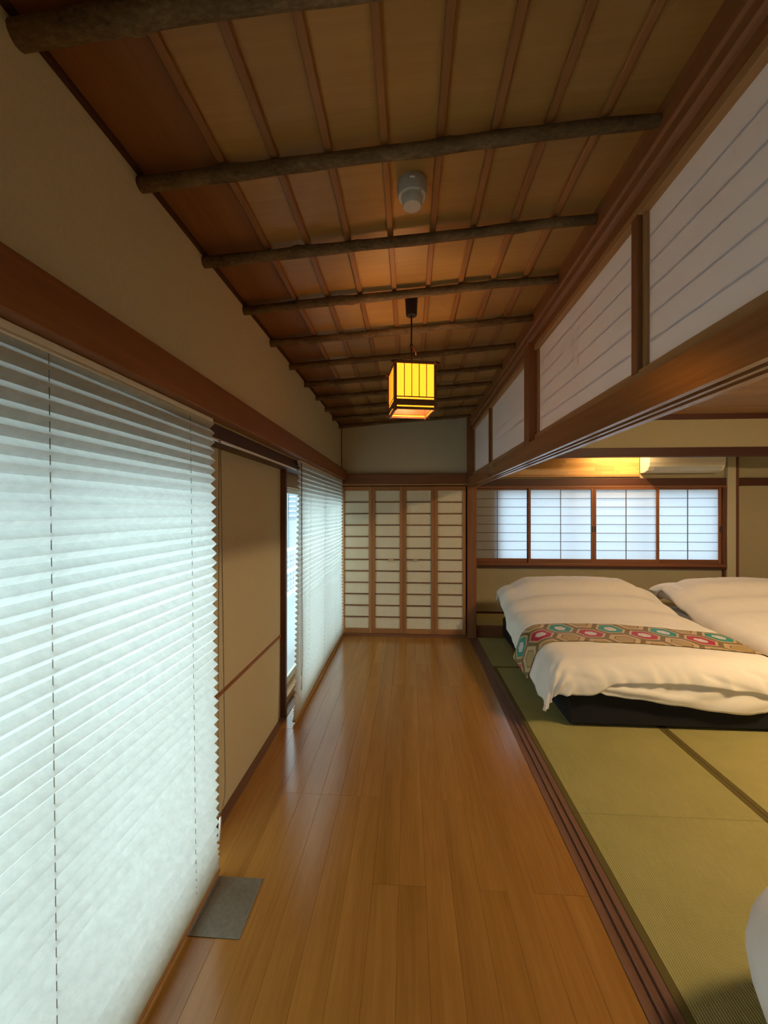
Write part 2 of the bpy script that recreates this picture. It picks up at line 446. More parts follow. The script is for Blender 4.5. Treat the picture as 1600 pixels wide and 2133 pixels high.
# ------------------------------------------------------------------ closet end
struct('wall_back', (XL-0.14, YE, 1.80), (0.76, YE+0.10, 2.66), M['plaster'])
struct('wall_closet', (-1.06, YE+0.06, 0.0), (0.70, YE+0.10, 1.80), M['under'])
struct('trim_9', (-0.80, YE-0.045, 1.786), (0.668, YE+0.01, 1.900), M['cedar_x'], 0.003)
struct('trim_10', (-0.80, YE-0.040, 1.768), (0.668, YE+0.01, 1.784), M['cypress'], 0.001)
struct('trim_11', (-0.80, YE-0.05, -0.02), (0.668, YE+0.05, 0.026), M['cedar_x'], 0.002)
struct('trim_12', (XL-0.003, YE-0.012, 1.95), (XL+0.009, YE+0.01, 2.49), M['dark_z'])
DX0, DX1 = -0.805, 0.655
dw = (DX1-DX0)/4
for i in range(4):
    x0, x1 = DX0 + i*dw + 0.001, DX0 + (i+1)*dw - 0.001
    yf, yb = YE-0.025, YE+0.003
    zb, zt = 0.029, 1.758
    d = tag(empty('door_%d' % (i+1), ((x0+x1)/2, YE, zb)), kind='structure')
    sw = 0.037
    box('stile', (x0, yf, zb), (x0+sw, yb, zt), M['door_z'], d, 0.002)
    box('stile', (x1-sw, yf, zb), (x1, yb, zt), M['door_z'], d, 0.002)
    box('rail', (x0+sw, yf, zb), (x1-sw, yb, zb+0.058), M['door_x'], d, 0.002)
    box('rail', (x0+sw, yf, zt-0.052), (x1-sw, yb, zt), M['door_x'], d, 0.002)
    box('paper', (x0+sw-0.004, YE-0.010, zb+0.05), (x1-sw+0.004, YE-0.004, zt-0.045), M['door_paper'], d)
    for k in range(1, 12):
        zz = zb+0.058 + (zt-0.052-zb-0.058)*k/12
        box('lattice_bar', (x0+sw, yf+0.004, zz-0.007), (x1-sw, YE-0.010, zz+0.007), M['door_bar'], d)
    if i in (1, 2):
        kx = -0.212 if i == 1 else 0.072
        kn = empty('knob', (kx, yf, 0.895), d)
        box('knob_stem', (kx-0.008, yf-0.014, 0.887), (kx+0.008, yf+0.006, 0.903), M['brass'], kn, 0.002)
        box('knob_plate', (kx-0.030, yf-0.022, 0.879), (kx+0.030, yf-0.012, 0.911), M['brass'], kn, 0.004)

# corner post and lintel between the corridor and the bedroom
struct('trim_13', (0.668, YE-0.05, 0.0), (0.772, YE+0.06, 2.60), M['cedar_z'], 0.003)
tr14 = tag(empty('trim_14', (0.70, 1.2, 1.75)), kind='structure')
grooved(1.853, 1.752, 1.767, False, tr14, M['lintel'], YB, YE-0.05)
struct('trim_15', (0.728, YB, 1.853), (0.772, YE-0.05, 1.908), M['cypress'], 0.002)
struct('trim_16', (0.728, YB, 2.402), (0.772, YE-0.05, 2.432), M['cypress'], 0.002)
tr17 = tag(empty('trim_17', (0.70, 1.2, 2.43)), kind='structure')
prism_y('moulded_beam', [(0.715, 2.432), (0.80, 2.432), (0.80, 2.66), (0.690, 2.66), (0.690, 2.500), (0.698, 2.492), (0.698, 2.462), (0.706, 2.455), (0.715, 2.45)], YB, YE, M['cedar'], tr17)
for k, (y0, y1) in enumerate(((2.40, 2.50), (0.18, 0.28), (-2.1, -2.0))):
    struct('trim_%d' % (18+k), (0.697, y0, 1.853), (0.79, y1, 2.45), M['cedar_z'], 0.002)

# transom screens: paper on the corridor side, hidden lattice behind
def transom(y0, y1, label, lead):
    s = empty('transom_screen', (0.75, (y0+y1)/2, 1.908))
    tag(s, label, 'transom', 'white paper transom screens')
    z0, z1 = 1.908, 2.402
    box('paper', (0.7535, y0+0.004, z0), (0.7545, y1-0.004, z1), M['ranma'], s)
    box('stile', (0.740, y0, z0), (0.768, y0+0.016, z1), M['cypress_z'], s, 0.002)
    box('stile', (0.740, y1-0.016, z0), (0.768, y1, z1), M['cypress_z'], s, 0.002)
    for k in range(1, 6):
        zz = z0 + (z1-z0)*k/6
        box('lattice_bar', (0.7547, y0+0.016, zz-0.0035), (0.7575, y1-0.016, zz+0.0035), M['cypress'], s)
    ym = (y0+y1)/2
    for dy in (-0.03, 0.03):
        box('lattice_post', (0.7547, ym+dy-0.003, z0), (0.758, ym+dy+0.004, z1), M['cypress_z'], s)
    return s
transom(3.745, YE-0.055, 'white paper transom screen touching the closet end corner post', 0)
transom(2.505, 3.715, 'white paper transom screen on the closet side of the short post', 0)
transom(1.365, 2.395, 'white paper transom screen between the short post and the slim mullion', 0)
transom(0.285, 1.330, 'largest white paper transom screen, nearest the camera above the lintel', 0)
struct('trim_21', (0.724, 3.715, 1.90), (0.772, 3.745, 2.405), M['cedar_z'], 0.002)
struct('trim_22', (0.724, 1.330, 1.90), (0.772, 1.365, 2.405), M['cedar_z'], 0.002)

# ------------------------------------------------------------------ corridor ceiling
slope = math.atan(0.069)
ceiling = tag(empty('ceiling', (0, 1.3, ceil_z(0))), kind='structure')
def sloped(name, x0, x1, y0, y1, drop0, drop1, mat, bevel=0.0):
    """a strip whose underside hangs drop1 under the ceiling plane and whose top lies drop0 under it"""
    cx, cy = (x0+x1)/2, (y0+y1)/2
    cz = ceil_z(cx) - (drop0+drop1)/2
    o = add_obj(name, box_mesh(((x1-x0), y1-y0, drop1-drop0), mat, bevel), (cx, cy, cz), ceiling)
    o.rotation_euler = (0, -slope, 0)
    return o
batt = [-0.55, -0.394, -0.235, -0.072, 0.088, 0.241, 0.390, 0.540]
edges = [XL] + batt + [0.70]
for i in range(len(edges)-1):
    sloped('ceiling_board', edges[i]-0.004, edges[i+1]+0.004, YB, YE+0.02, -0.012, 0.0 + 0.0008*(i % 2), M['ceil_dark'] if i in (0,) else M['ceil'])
for x in batt:
    sloped('batten', x-0.011, x+0.011, YB, YE+0.02, 0.0, 0.015, M['batten'], 0.002)
sloped('batten', XL, XL+0.012, YB, YE, 0.0, 0.016, M['dark_y'])
random.seed(11)
py = [0.02 + 0.38*k for k in range(-5, 13)]
for k, y in enumerate(py):
    if y < YB: continue
    fat = 1.22 if 0.7 < y < 0.85 else 1.0
    seed = random.uniform(0, 90); pts, N = [], 60
    for i in range(N+1):
        x = -0.845 + (0.705+0.845)*i/N
        w = noise.noise(Vector((x*1.7, seed, 0)))*0.010
        wz = noise.noise(Vector((x*1.7, seed, 7)))*0.006
        pts.append((x, y+w, ceil_z(x) - 0.036 + wz))
    knots = [random.uniform(0.1, 0.9) for _ in range(4)]; ka = [random.uniform(0, 6.28) for _ in range(4)]
    def rad(i, a, s=seed, kn=knots, kk=ka, fat=fat):
        u = i/60.0
        r = 0.0215*fat - 0.0045*u + 0.0022*noise.noise(Vector((u*12, math.cos(a)*1.2+s, math.sin(a)*1.2)))
        for q, g in zip(kn, kk):
            d = abs(u-q)/0.012
            if d < 2: r += 0.006*math.exp(-d*d)*max(0, math.cos(a-g))**2
        return r
    o = tube('pole', pts, [rad]*(N+1), M['bark'], ceiling, 14)

# ------------------------------------------------------------------ bedroom shell
bc = tag(empty('ceiling_bedroom', (3.0, 1.5, 2.56)), kind='structure')
y = YW + 0.1
yy = 3.98 + 0.46*3
while yy > YB:
    box('ceiling_board', (0.79, max(YB, yy-0.458), 2.56), (XR, min(YW+0.1, yy-0.002), 2.585), M['room_ceil'], bc, 0.001)
    yy -= 0.46
struct('roof_underlay', (-1.1, YB-0.1, 2.72), (XR+0.1, YW+0.1, 2.76), M['under'])
struct('wall_right', (XR, YB, -0.02), (XR+0.1, YW+0.1, 2.70), M['plaster_b'])
struct('wall_rear', (-1.06, YB-0.1, -0.02), (XR, YB, 2.70), M['plaster_b'])
# wall over the alcove
struct('wall_alcove', (0.772, 4.755, 2.185), (XR, 4.835, 2.56), M['plaster_b'])
struct('trim_23', (0.772, 4.745, 2.087), (XR, 4.845, 2.186), M['dark_x'], 0.003)
struct('trim_24', (0.772, 4.735, 2.500), (XR, 4.80, 2.56), M['dark_x'], 0.003)
# window wall: below, above, left cheek, right of the window
WX0, WX1, WZ0, WZ1 = 0.70, 3.945, 0.80, 1.775
struct('wall_window', (0.60, YW, -0.02), (XR, YW+0.1, WZ0), M['plaster_b'])
struct('wall_window_upper', (0.60, YW, WZ1), (XR, YW+0.1, 2.70), M['plaster_b'])
struct('wall_window_left', (0.60, YW+0.02, WZ0), (1.16, YW+0.1, WZ1), M['plaster_b'])
struct('wall_window_right', (WX1, YW, WZ0), (XR, YW+0.1, WZ1), M['plaster_b'])
struct('wall_side', (0.60, YE+0.07, -0.02), (0.70, YW, 2.70), M['plaster_b'])
struct('trim_25', (0.70, YW-0.045, 1.790), (3.972, YW+0.005, 1.885), M['dark_x'], 0.003)
struct('trim_26', (4.10, YW-0.040, 1.790), (XR, YW+0.005, 1.885), M['dark_x'], 0.003)
struct('trim_27', (0.70, YW-0.050, 0.735), (3.972, YW+0.005, 0.765), M['dark_x'], 0.003)
struct('trim_28', (0.70, YW-0.055, 0.765), (3.972, YW+0.005, 0.800), M['cedar_x'], 0.002)
struct('trim_29', (0.70, YW-0.050, 1.765), (3.972, YW+0.005, 1.792), M['cedar_x'], 0.002)
struct('trim_30', (3.930, YW-0.050, 0.80), (3.972, YW+0.005, 1.765), M['dark_z'], 0.002)
struct('trim_31', (3.972, YW-0.060, 0.0), (4.072, YW+0.005, 2.56), M['plaster'], 0.002)
struct('trim_32', (4.072, YW-0.065, 0.0), (4.104, YW+0.005, 2.56), M['dark_z'], 0.002)
struct('trim_33', (3.945, YW-0.03, 0.0), (3.972, YW+0.005, 0.735), M['dark_z'], 0.001)
struct('trim_34', (0.70, YW-0.035, 1.905), (2.93, YW+0.005, 1.935), M['cypress'], 0.002)
# finger jointed panelling beside the air conditioner
pnl = tag(empty('wall_panelling', (1.9, YW, 1.94)), kind='structure')
random.seed(8)
z = 1.937
while z < 2.52:
    x = 0.70 - random.uniform(0, 0.3)
    while x < 2.93:
        l = random.uniform(0.18, 0.42)
        a, b = max(0.70, x), min(2.93, x+l)
        if b-a > 0.02: box('panel_strip', (a, YW-0.02, z), (b-0.0006, YW+0.002, z+0.0494), M['parquet'], pnl)
        x += l
    z += 0.05
# low plinth at the head of the beds
pl = tag(empty('trim_35', (3.0, 4.75, 0.0)), kind='structure')
box('plinth_face', (0.772, 4.748, -0.02), (XR, 4.785, 0.133), M['cedar_x'], pl, 0.003)
box('plinth_top', (0.705, 4.785, 0.10), (XR, YW, 0.130), M['tatami_x'], pl, 0.002)
struct('trim_36', (0.705, YW-0.02, 0.130), (XR, YW+0.003, 0.152), M['dark_x'])
# glazing of the bedroom window
w3 = tag(empty('window_3', (2.5, YW+0.08, 0.8)), kind='structure')
box('frame_jamb', (1.16, YW+0.06, WZ0), (1.20, YW+0.10, WZ1), M['alu'], w3, 0.002)
box('frame_jamb', (WX1-0.04, YW+0.06, WZ0), (WX1, YW+0.10, WZ1), M['alu'], w3, 0.002)
box('frame_rail', (1.20, YW+0.06, WZ0), (WX1-0.04, YW+0.10, WZ0+0.04), M['alu'], w3, 0.002)
box('frame_rail', (1.20, YW+0.06, WZ1-0.04), (WX1-0.04, YW+0.10, WZ1), M['alu'], w3, 0.002)
for i in range(3):
    a = 1.20 + i*(WX1-1.24)/3; b = 1.20 + (i+1)*(WX1-1.24)/3
    box('pane', (a+0.002, YW+0.078, WZ0+0.04), (b-0.002, YW+0.083, WZ1-0.04), M['glass'], w3)
    if i: box('mullion', (a-0.015, YW+0.065, WZ0+0.04), (a+0.015, YW+0.095, WZ1-0.04), M['alu'], w3)

# sliding paper screens in front of the bedroom window
def shoji(x0, x1, yo, label, pull=None):
    s = empty('shoji_screen', ((x0+x1)/2, yo, 0.80))
    tag(s, label, 'shoji', 'paper screens of the bedroom window')
    z0, z1, w = 0.802, 1.763, 0.030
    ya, yb = yo-0.011, yo+0.011
    box('stile', (x0, ya, z0), (x0+w, yb, z1), M['cedar_z'], s, 0.002)
    box('stile', (x1-w, ya, z0), (x1, yb, z1), M['cedar_z'], s, 0.002)
    box('rail', (x0+w, ya, z0), (x1-w, yb, z0+0.050), M['cedar_x'], s, 0.002)
    box('rail', (x0+w, ya, z1-0.022), (x1-w, yb, z1), M['cedar_x'], s, 0.002)
    box('paper', (x0+w-0.004, yo+0.006, z0+0.045), (x1-w+0.004, yo+0.0075, z1-0.018), M['shoji'], s)
    for k in range(1, 8):
        zz = z0+0.05 + (z1-0.022-z0-0.05)*k/8
        box('muntin', (x0+w, yo-0.004, zz-0.003), (x1-w, yo+0.006, zz+0.003), M['muntin'], s)
    xm = (x0+x1)/2
    box('muntin_post', (xm-0.003, yo-0.005, z0+0.05), (xm+0.003, yo+0.006, z1-0.022), M['muntin'], s)
    if pull:
        px = x0+0.015 if pull < 0 else x1-0.015
        box('finger_pull', (px-0.008, ya-0.002, 1.20), (px+0.008, ya+0.004, 1.275), M['dark_plastic'], s, 0.002)
shoji(0.74, 1.555, YW-0.012, 'dimmest paper screen, next to the wooden corner post')
shoji(1.535, 2.354, YW-0.036, 'paper screen second from the corner post in the bedroom window', 1)
shoji(2.356, 3.16, YW-0.036, 'paper screen third from the corner post in the bedroom window', -1)
shoji(3.125, 3.925, YW-0.012, 'rightmost paper screen, beside the pale pillar', 1)

# ------------------------------------------------------------------ tatami
def tatami_mat(x0, y0, x1, y1, along, label):
    t = empty('tatami_mat', ((x0+x1)/2, (y0+y1)/2, -0.02))
    tag(t, label, 'tatami mat', 'tatami mats of the bedroom floor')
    g, h = 0.001, 0.030
    if along == 'Y':
        box('rush_surface', (x0+h, y0+g, -0.0215), (x1-h, y1-g, 0.002), M['tatami_y'], t, 0.0015)
        box('border', (x0+g, y0+g, -0.0215), (x0+h, y1-g, 0.0028), M['heri'], t, 0.001)
        box('border', (x1-h, y0+g, -0.0215), (x1-g, y1-g, 0.0028), M['heri'], t, 0.001)
    else:
        box('rush_surface', (x0+g, y0+h, -0.0215), (x1-g, y1-h, 0.002), M['tatami_x'], t, 0.0015)
        box('border', (x0+g, y0+g, -0.0215), (x1-g, y0+h, 0.0028), M['heri'], t, 0.001)
        box('border', (x0+g, y1-h, -0.0215), (x1-g, y1-g, 0.0028), M['heri'], t, 0.001)
TX = XS1 + 0.001
tatami_mat(TX, 3.82, TX+1.82, 4.745, 'X', 'greenish mat at the far end beside the plinth, left of the bed')
tatami_mat(TX, 2.00, TX+0.915, 3.82, 'Y', 'mat along the sill under the foot corner of the patterned bed')
tatami_mat(TX, 0.18, TX+0.915, 2.00, 'Y', 'nearest mat along the sill, in the lower right foreground')
tatami_mat(TX+0.915, 2.00, TX+1.83, 3.82, 'Y', 'mat right of the dark border line, running under the bed')
tatami_mat(TX+0.915, 0.18, TX+1.83, 2.00, 'Y', 'mat at the right edge, right of the dark border line, in front of the bed')
struct('floor_bedroom', (TX, YB, -0.0215), (XR, 0.178, 0.002), M['tatami_y'])
struct('floor_bedroom_right', (TX+1.832, 0.18, -0.0215), (XR, 4.745, 0.002), M['tatami_y'])

# ------------------------------------------------------------------ pleated blinds
def pleats(name, y0, y1, xt, xb, zt, zb, parent, skew=0.0, seed=1):
    NP = 52; NY = 46
    w = [1.0]*NP
    for i in range(NP):
        k = i - (NP-9)
        if k > 0: w[i] = max(0.30, 1.0 - 0.10*k)
    tot = sum(w); zs = [zt]; 
    for i in range(NP):
        stp = (zt-zb)*w[i]/tot
        zs += [zs[-1]-stp*0.5, zs[-1]-stp]
    vs, fs = [], []
    for j, z in enumerate(zs):
        k = (zt-z)/(zt-zb)
        amp = 0.0105 * (1 if j % 2 else -1)
        for i in range(NY+1):
            u = i/NY; y = y0+(y1-y0)*u
            sh = skew*k*(1-u)
            n = noise.noise(Vector((y*2.2, j*0.9, seed)))*0.0022 + noise.noise(Vector((y*0.9, z*1.3, seed+5)))*0.006
            vs.append((xt+(xb-xt)*k + amp + n, y+sh, z + noise.noise(Vector((y*1.5, j*0.31, seed+9)))*0.0022))
    W = NY+1
    for j in range(len(zs)-1):
        for i in range(NY):
            fs.append((j*W+i, j*W+i+1, (j+1)*W+i+1, (j+1)*W+i))
    c = Vector((xt, (y0+y1)/2, (zt+zb)/2))
    me = mesh_from(name, [Vector(v)-c for v in vs], fs, M['blind'])
    return add_obj('pleated_cloth', me, c, parent)

def bead_strand(pts, step, r):
    vs, fs = [], []
    acc = []
    for a, b in zip(pts, pts[1:]):
        a, b = Vector(a), Vector(b); n = max(1, int((b-a).length/step))
        for i in range(n): acc.append(a+(b-a)*(i/n))
    for p in acc:
        o = len(vs)
        for d in ((1, 0, 0), (-1, 0, 0), (0, 1, 0), (0, -1, 0), (0, 0, 1.3), (0, 0, -1.3)): vs.append(p+Vector(d)*r)
        for f in ((0, 2, 4), (2, 1, 4), (1, 3, 4), (3, 0, 4), (2, 0, 5), (1, 2, 5), (3, 1, 5), (0, 3, 5)): fs.append(tuple(o+q for q in f))
    return vs, fs

def blind(y0, y1, xt, xb, cords, chain, label, skew=0.0, seed=1):
    zt, zb = 1.832, 0.032
    b = empty('pleated_blind', ((xt+xb)/2, (y0+y1)/2, 0.01))
    tag(b, label, 'blind', 'white pleated window blinds')
    box('head_rail', (xt-0.014, y0+0.004, zt-0.028), (xt+0.004, y1, zt-0.001), M['white_plastic'], b, 0.002)
    pleats('cloth', y0, y1, xt, xb, zt-0.004, zb, b, skew, seed)
    box('bottom_rail', (xb-0.011, y0+skew+0.002, zb-0.016), (xb+0.011, y1, zb), M['cypress'], b, 0.002)
    for yc in cords:
        k = (y1-yc)/(y1-y0)*skew
        tube('lift_cord', [(xt, yc, zt-0.03), (xb, yc+k, zb)], 0.0011, M['cord'], b, 6)
    (cx, cy, ztop, zend, wid) = chain
    p1 = [(cx, cy, ztop), (cx, cy-wid*0.2, zend+0.14)]
    p2 = [(cx, cy+0.012, ztop), (cx, cy+wid, zend+0.22), (cx, cy+wid*0.9, zend+0.15), (cx, cy+wid*0.3, zend+0.09)]
    p1.append((cx, cy+wid*0.15, zend+0.09))
    vs, fs = bead_strand(p1, 0.0075, 0.0034); v2, f2 = bead_strand(p2, 0.0075, 0.0034)
    fs += [tuple(q+len(vs) for q in f) for f in f2]; vs += v2
    c = Vector((cx, cy, (ztop+zend)/2))
    ch = add_obj('bead_chain', mesh_from('bead_chain', [Vector(v)-c for v in vs], fs, M['chain']), c, b)
    tube('pull_weight', [(cx, cy+wid*0.2, zend+0.092), (cx, cy+wid*0.15, zend+0.06), (cx, cy, zend)], [0.0045, 0.005, 0.0045], M['white_plastic'], b, 8)
    return b
blind(-0.95, 1.566, -0.788, -0.765, [0.27, 0.833, 1.403], (-0.788, 1.622, 1.76, 0.092, 0.055),
      'white pleated blind filling the left foreground', 0.0, 3)
blind(2.835, 4.69, -0.788, -0.788, [3.2, 3.75, 4.3], (-0.762, 2.80, 1.80, 0.20, 0.035),
      'white pleated blind farther down the corridor by the closet doors', -0.13, 21)

# ------------------------------------------------------------------ floor plate
pt = box('floor_plate', (-0.86, 1.335, 0.0004), (-0.577, 1.562, 0.0034), M['plate'], None, 0.001)
tag(pt, 'grey metal plate lying on the boards under the near blind', 'metal plate')

# ------------------------------------------------------------------ pendant lantern
LX, LY, LZ, LH, LW = 0.010, 2.0, 1.941, 0.228, 0.192
lan = tag(empty('pendant_lantern', (LX, LY, LZ)), 'glowing wooden paper lantern hanging from the corridor ceiling', 'lamp')
hw = LW/2
def lb(name, lo, hi, mat, parent=None, bevel=0.0015):
    o = Vector((LX, LY, LZ))
    return box(name, o+Vector(lo), o+Vector(hi), mat, parent or lan, bevel)
for sx in (-1, 1):
    for sy in (-1, 1):
        lb('corner_post', (sx*hw-0.007, sy*hw-0.007, -0.006), (sx*hw+0.007, sy*hw+0.007, LH), M['lamp_wood'])
ext = 0.020
for zz, hh in ((LH-0.013, 0.014), (0.0, 0.011)):
    for s in (-1, 1):
        lb('crossing_bar', (-hw-ext, s*hw-0.006, zz), (hw+ext, s*hw+0.006, zz+hh), M['lamp_wood'])
        lb('crossing_bar', (s*hw-0.006, -hw-ext, zz-0.002), (s*hw+0.006, hw+ext, zz+hh-0.002), M['lamp_wood'])
for s in (-1, 1):
    lb('skirt_board', (-hw+0.007, s*hw-0.004, 0.018), (hw-0.007, s*hw+0.004, 0.048), M['lamp_wood'])
    lb('skirt_board', (s*hw-0.004, -hw+0.007, 0.018), (s*hw+0.004, hw-0.007, 0.048), M['lamp_wood'])
for s in (-1, 1):
    lb('paper_panel', (-hw+0.007, s*(hw+0.001)-0.0008, 0.012), (hw-0.007, s*(hw+0.001)+0.0008, LH-0.012), M['lamp_paper'], bevel=0)
    lb('paper_panel', (s*(hw+0.001)-0.0008, -hw+0.007, 0.012), (s*(hw+0.001)+0.0008, hw-0.007, LH-0.012), M['lamp_paper'], bevel=0)
    for k in range(1, 5):
        q = -hw+0.007 + (LW-0.014)*k/5
        lb('slat', (q-0.0018, s*(hw+0.003)-0.001, 0.06), (q+0.0018, s*(hw+0.003)+0.001, LH-0.012), M['lamp_wood'], bevel=0)
        lb('slat', (s*(hw+0.003)-0.001, q-0.0018, 0.06), (s*(hw+0.003)+0.001, q+0.0018, LH-0.012), M['lamp_wood'], bevel=0)
    lb('lower_rail', (-hw+0.007, s*hw-0.004, 0.056), (hw-0.007, s*hw+0.005, 0.061), M['lamp_wood'], bevel=0)
    lb('lower_rail', (s*hw-0.004, -hw+0.007, 0.056), (s*hw+0.005, hw-0.007, 0.061), M['lamp_wood'], bevel=0)
lb('top_bridge', (-hw, -0.008, LH-0.008), (hw, 0.008, LH-0.002), M['lamp_wood'])
lathe('socket', [(0.014, 0.03), (0.018, 0.025), (0.018, -0.02), (0.014, -0.025)], M['dark_plastic'], (LX, LY, LZ+LH-0.035), lan)
lathe('bulb', [(0.003, -0.048), (0.018, -0.044), (0.029, -0.030), (0.032, -0.012), (0.028, 0.006), (0.016, 0.024), (0.013, 0.034)], M['bulb'], (LX, LY, LZ+LH-0.092), lan)
zc = ceil_z(LX)
lathe('ceiling_cup', [(0.026, -0.098), (0.0275, -0.094), (0.032, -0.004), (0.034, 0.002)], M['dark_plastic'], (LX, LY, zc-0.004), lan)
tube('cord', [(LX, LY, zc-0.10), (LX+0.001, LY, zc-0.17), (LX, LY, LZ+LH+0.115), (LX+0.001, LY, LZ+LH+0.06), (LX, LY, LZ+LH-0.004)], 0.0042, M['dark_plastic'], lan, 8)
lathe('cord_knot', [(0.003, -0.012), (0.008, -0.006), (0.009, 0.002), (0.004, 0.010)], M['dark_plastic'], (LX, LY, LZ+LH+0.112), lan, 12)
tube('cord_loop', [(LX, LY-0.004, LZ+LH+0.112), (LX+0.012, LY-0.006, LZ+LH+0.095), (LX+0.021, LY-0.006, LZ+LH+0.078), (LX+0.022, LY-0.004, LZ+LH+0.066)], 0.0036, M['lamp_wood'], lan, 8)
lan.rotation_euler = (0, 0, math.radians(11))

# ------------------------------------------------------------------ detector
DX, DY = 0.009, 1.317
det = tag(empty('fire_detector', (DX, DY, ceil_z(DX)-0.05)), 'round off-white fire detector on the corridor ceiling', 'detector')
zc = ceil_z(DX)
lathe('base', [(0.035, -0.047), (0.0445, -0.047), (0.047, -0.043), (0.0485, -0.014), (0.046, 0.0)], M['detector'], (DX, DY, zc-0.001), det, 36)
lathe('sensor_head', [(0.028, -0.078), (0.030, -0.076), (0.0345, -0.047), (0.0345, -0.044)], M['detector'], (DX, DY, zc-0.001), det, 36)
box('status_tab', (DX-0.008, DY-0.0505, zc-0.022), (DX+0.008, DY-0.046, zc-0.016), M['white_plastic'], det, 0.001)
lathe('indicator', [(0.002, -0.0485), (0.002, -0.046)], M['dark_plastic'], (DX+0.026, DY-0.030, zc-0.001), det, 10)

# ------------------------------------------------------------------ air conditioner
AX0, AX1, AZ = 2.945, 3.845, 1.947
ac = tag(empty('air_conditioner', ((AX0+AX1)/2, YW, AZ)), 'cream wall air conditioner above the bedroom window', 'air conditioner')
def prism_x(name, prof, x0, x1, mat, parent):
    n = len(prof); cy = sum(p[0] for p in prof)/n; cz = sum(p[1] for p in prof)/n; h = (x1-x0)/2
    vs = [(-h, y-cy, z-cz) for y, z in prof] + [(h, y-cy, z-cz) for y, z in prof]
    fs = [(i, (i+1) % n, n+(i+1) % n, n+i) for i in range(n)] + [tuple(range(n))[::-1], tuple(range(n, 2*n))]
    me = mesh_from(name, vs, fs, mat)
    bm = bmesh.new(); bm.from_mesh(me); bmesh.ops.recalc_face_normals(bm, faces=bm.faces)
    bmesh.ops.bevel(bm, geom=[e for e in bm.edges if e.calc_face_angle(0) > 0.8], offset=0.006, segments=2, affect='EDGES')
    bm.to_mesh(me); bm.free()
    return add_obj(name, me, ((x0+x1)/2, cy, cz), parent)
yb = YW-0.002
prism_x('body', [(yb, AZ), (yb-0.10, AZ), (yb-0.165, AZ+0.022), (yb-0.195, AZ+0.070), (yb-0.205, AZ+0.12), (yb-0.205, AZ+0.265), (yb-0.19, AZ+0.28), (yb, AZ+0.28)], AX0, AX1, M['ac'], ac)
fl = prism_x('outlet_vane', [(yb-0.170, AZ+0.014), (yb-0.205, AZ+0.066), (yb-0.198, AZ+0.070), (yb-0.163, AZ+0.018)], AX0+0.07, AX1-0.04, M['ac_vent'], ac)
box('front_seam', (AX0+0.02, yb-0.2072, AZ+0.078), (AX1-0.02, yb-0.203, AZ+0.082), M['ac_vent'], ac)

# ------------------------------------------------------------------ beds
def make_bed(x0, x1, y0, y1, label):
    b = tag(empty('bed', ((x0+x1)/2, (y0+y1)/2, 0.0)), label, 'bed', 'low beds with charcoal bases')
    box('bed_base', (x0, y0, 0.018), (x1, y1, 0.235), M['bed_base'], b, 0.012)
    box('mattress', (x0+0.01, y0+0.03, 0.235), (x1-0.01, y1, 0.395), M['cotton'], b, 0.03)
    for fx in (x0+0.08, x1-0.08):
        for fy in (y0+0.08, y1-0.08):
            lathe('foot', [(0.022, 0.0), (0.025, 0.0155)], M['dark_plastic'], (fx, fy, 0.003), b, 12)
    return b

def drop_prof(d, r, eps):
    if d <= 0: return 0.0, 0.0
    q = r*(math.pi/2 - eps)
    if d < q:
        f = d/r
        return r*math.sin(f), r*(1-math.cos(f))
    f = math.pi/2 - eps; e = d-q
    return r*math.sin(f)+e*math.sin(eps), r*(1-math.cos(f))+e*math.cos(eps)

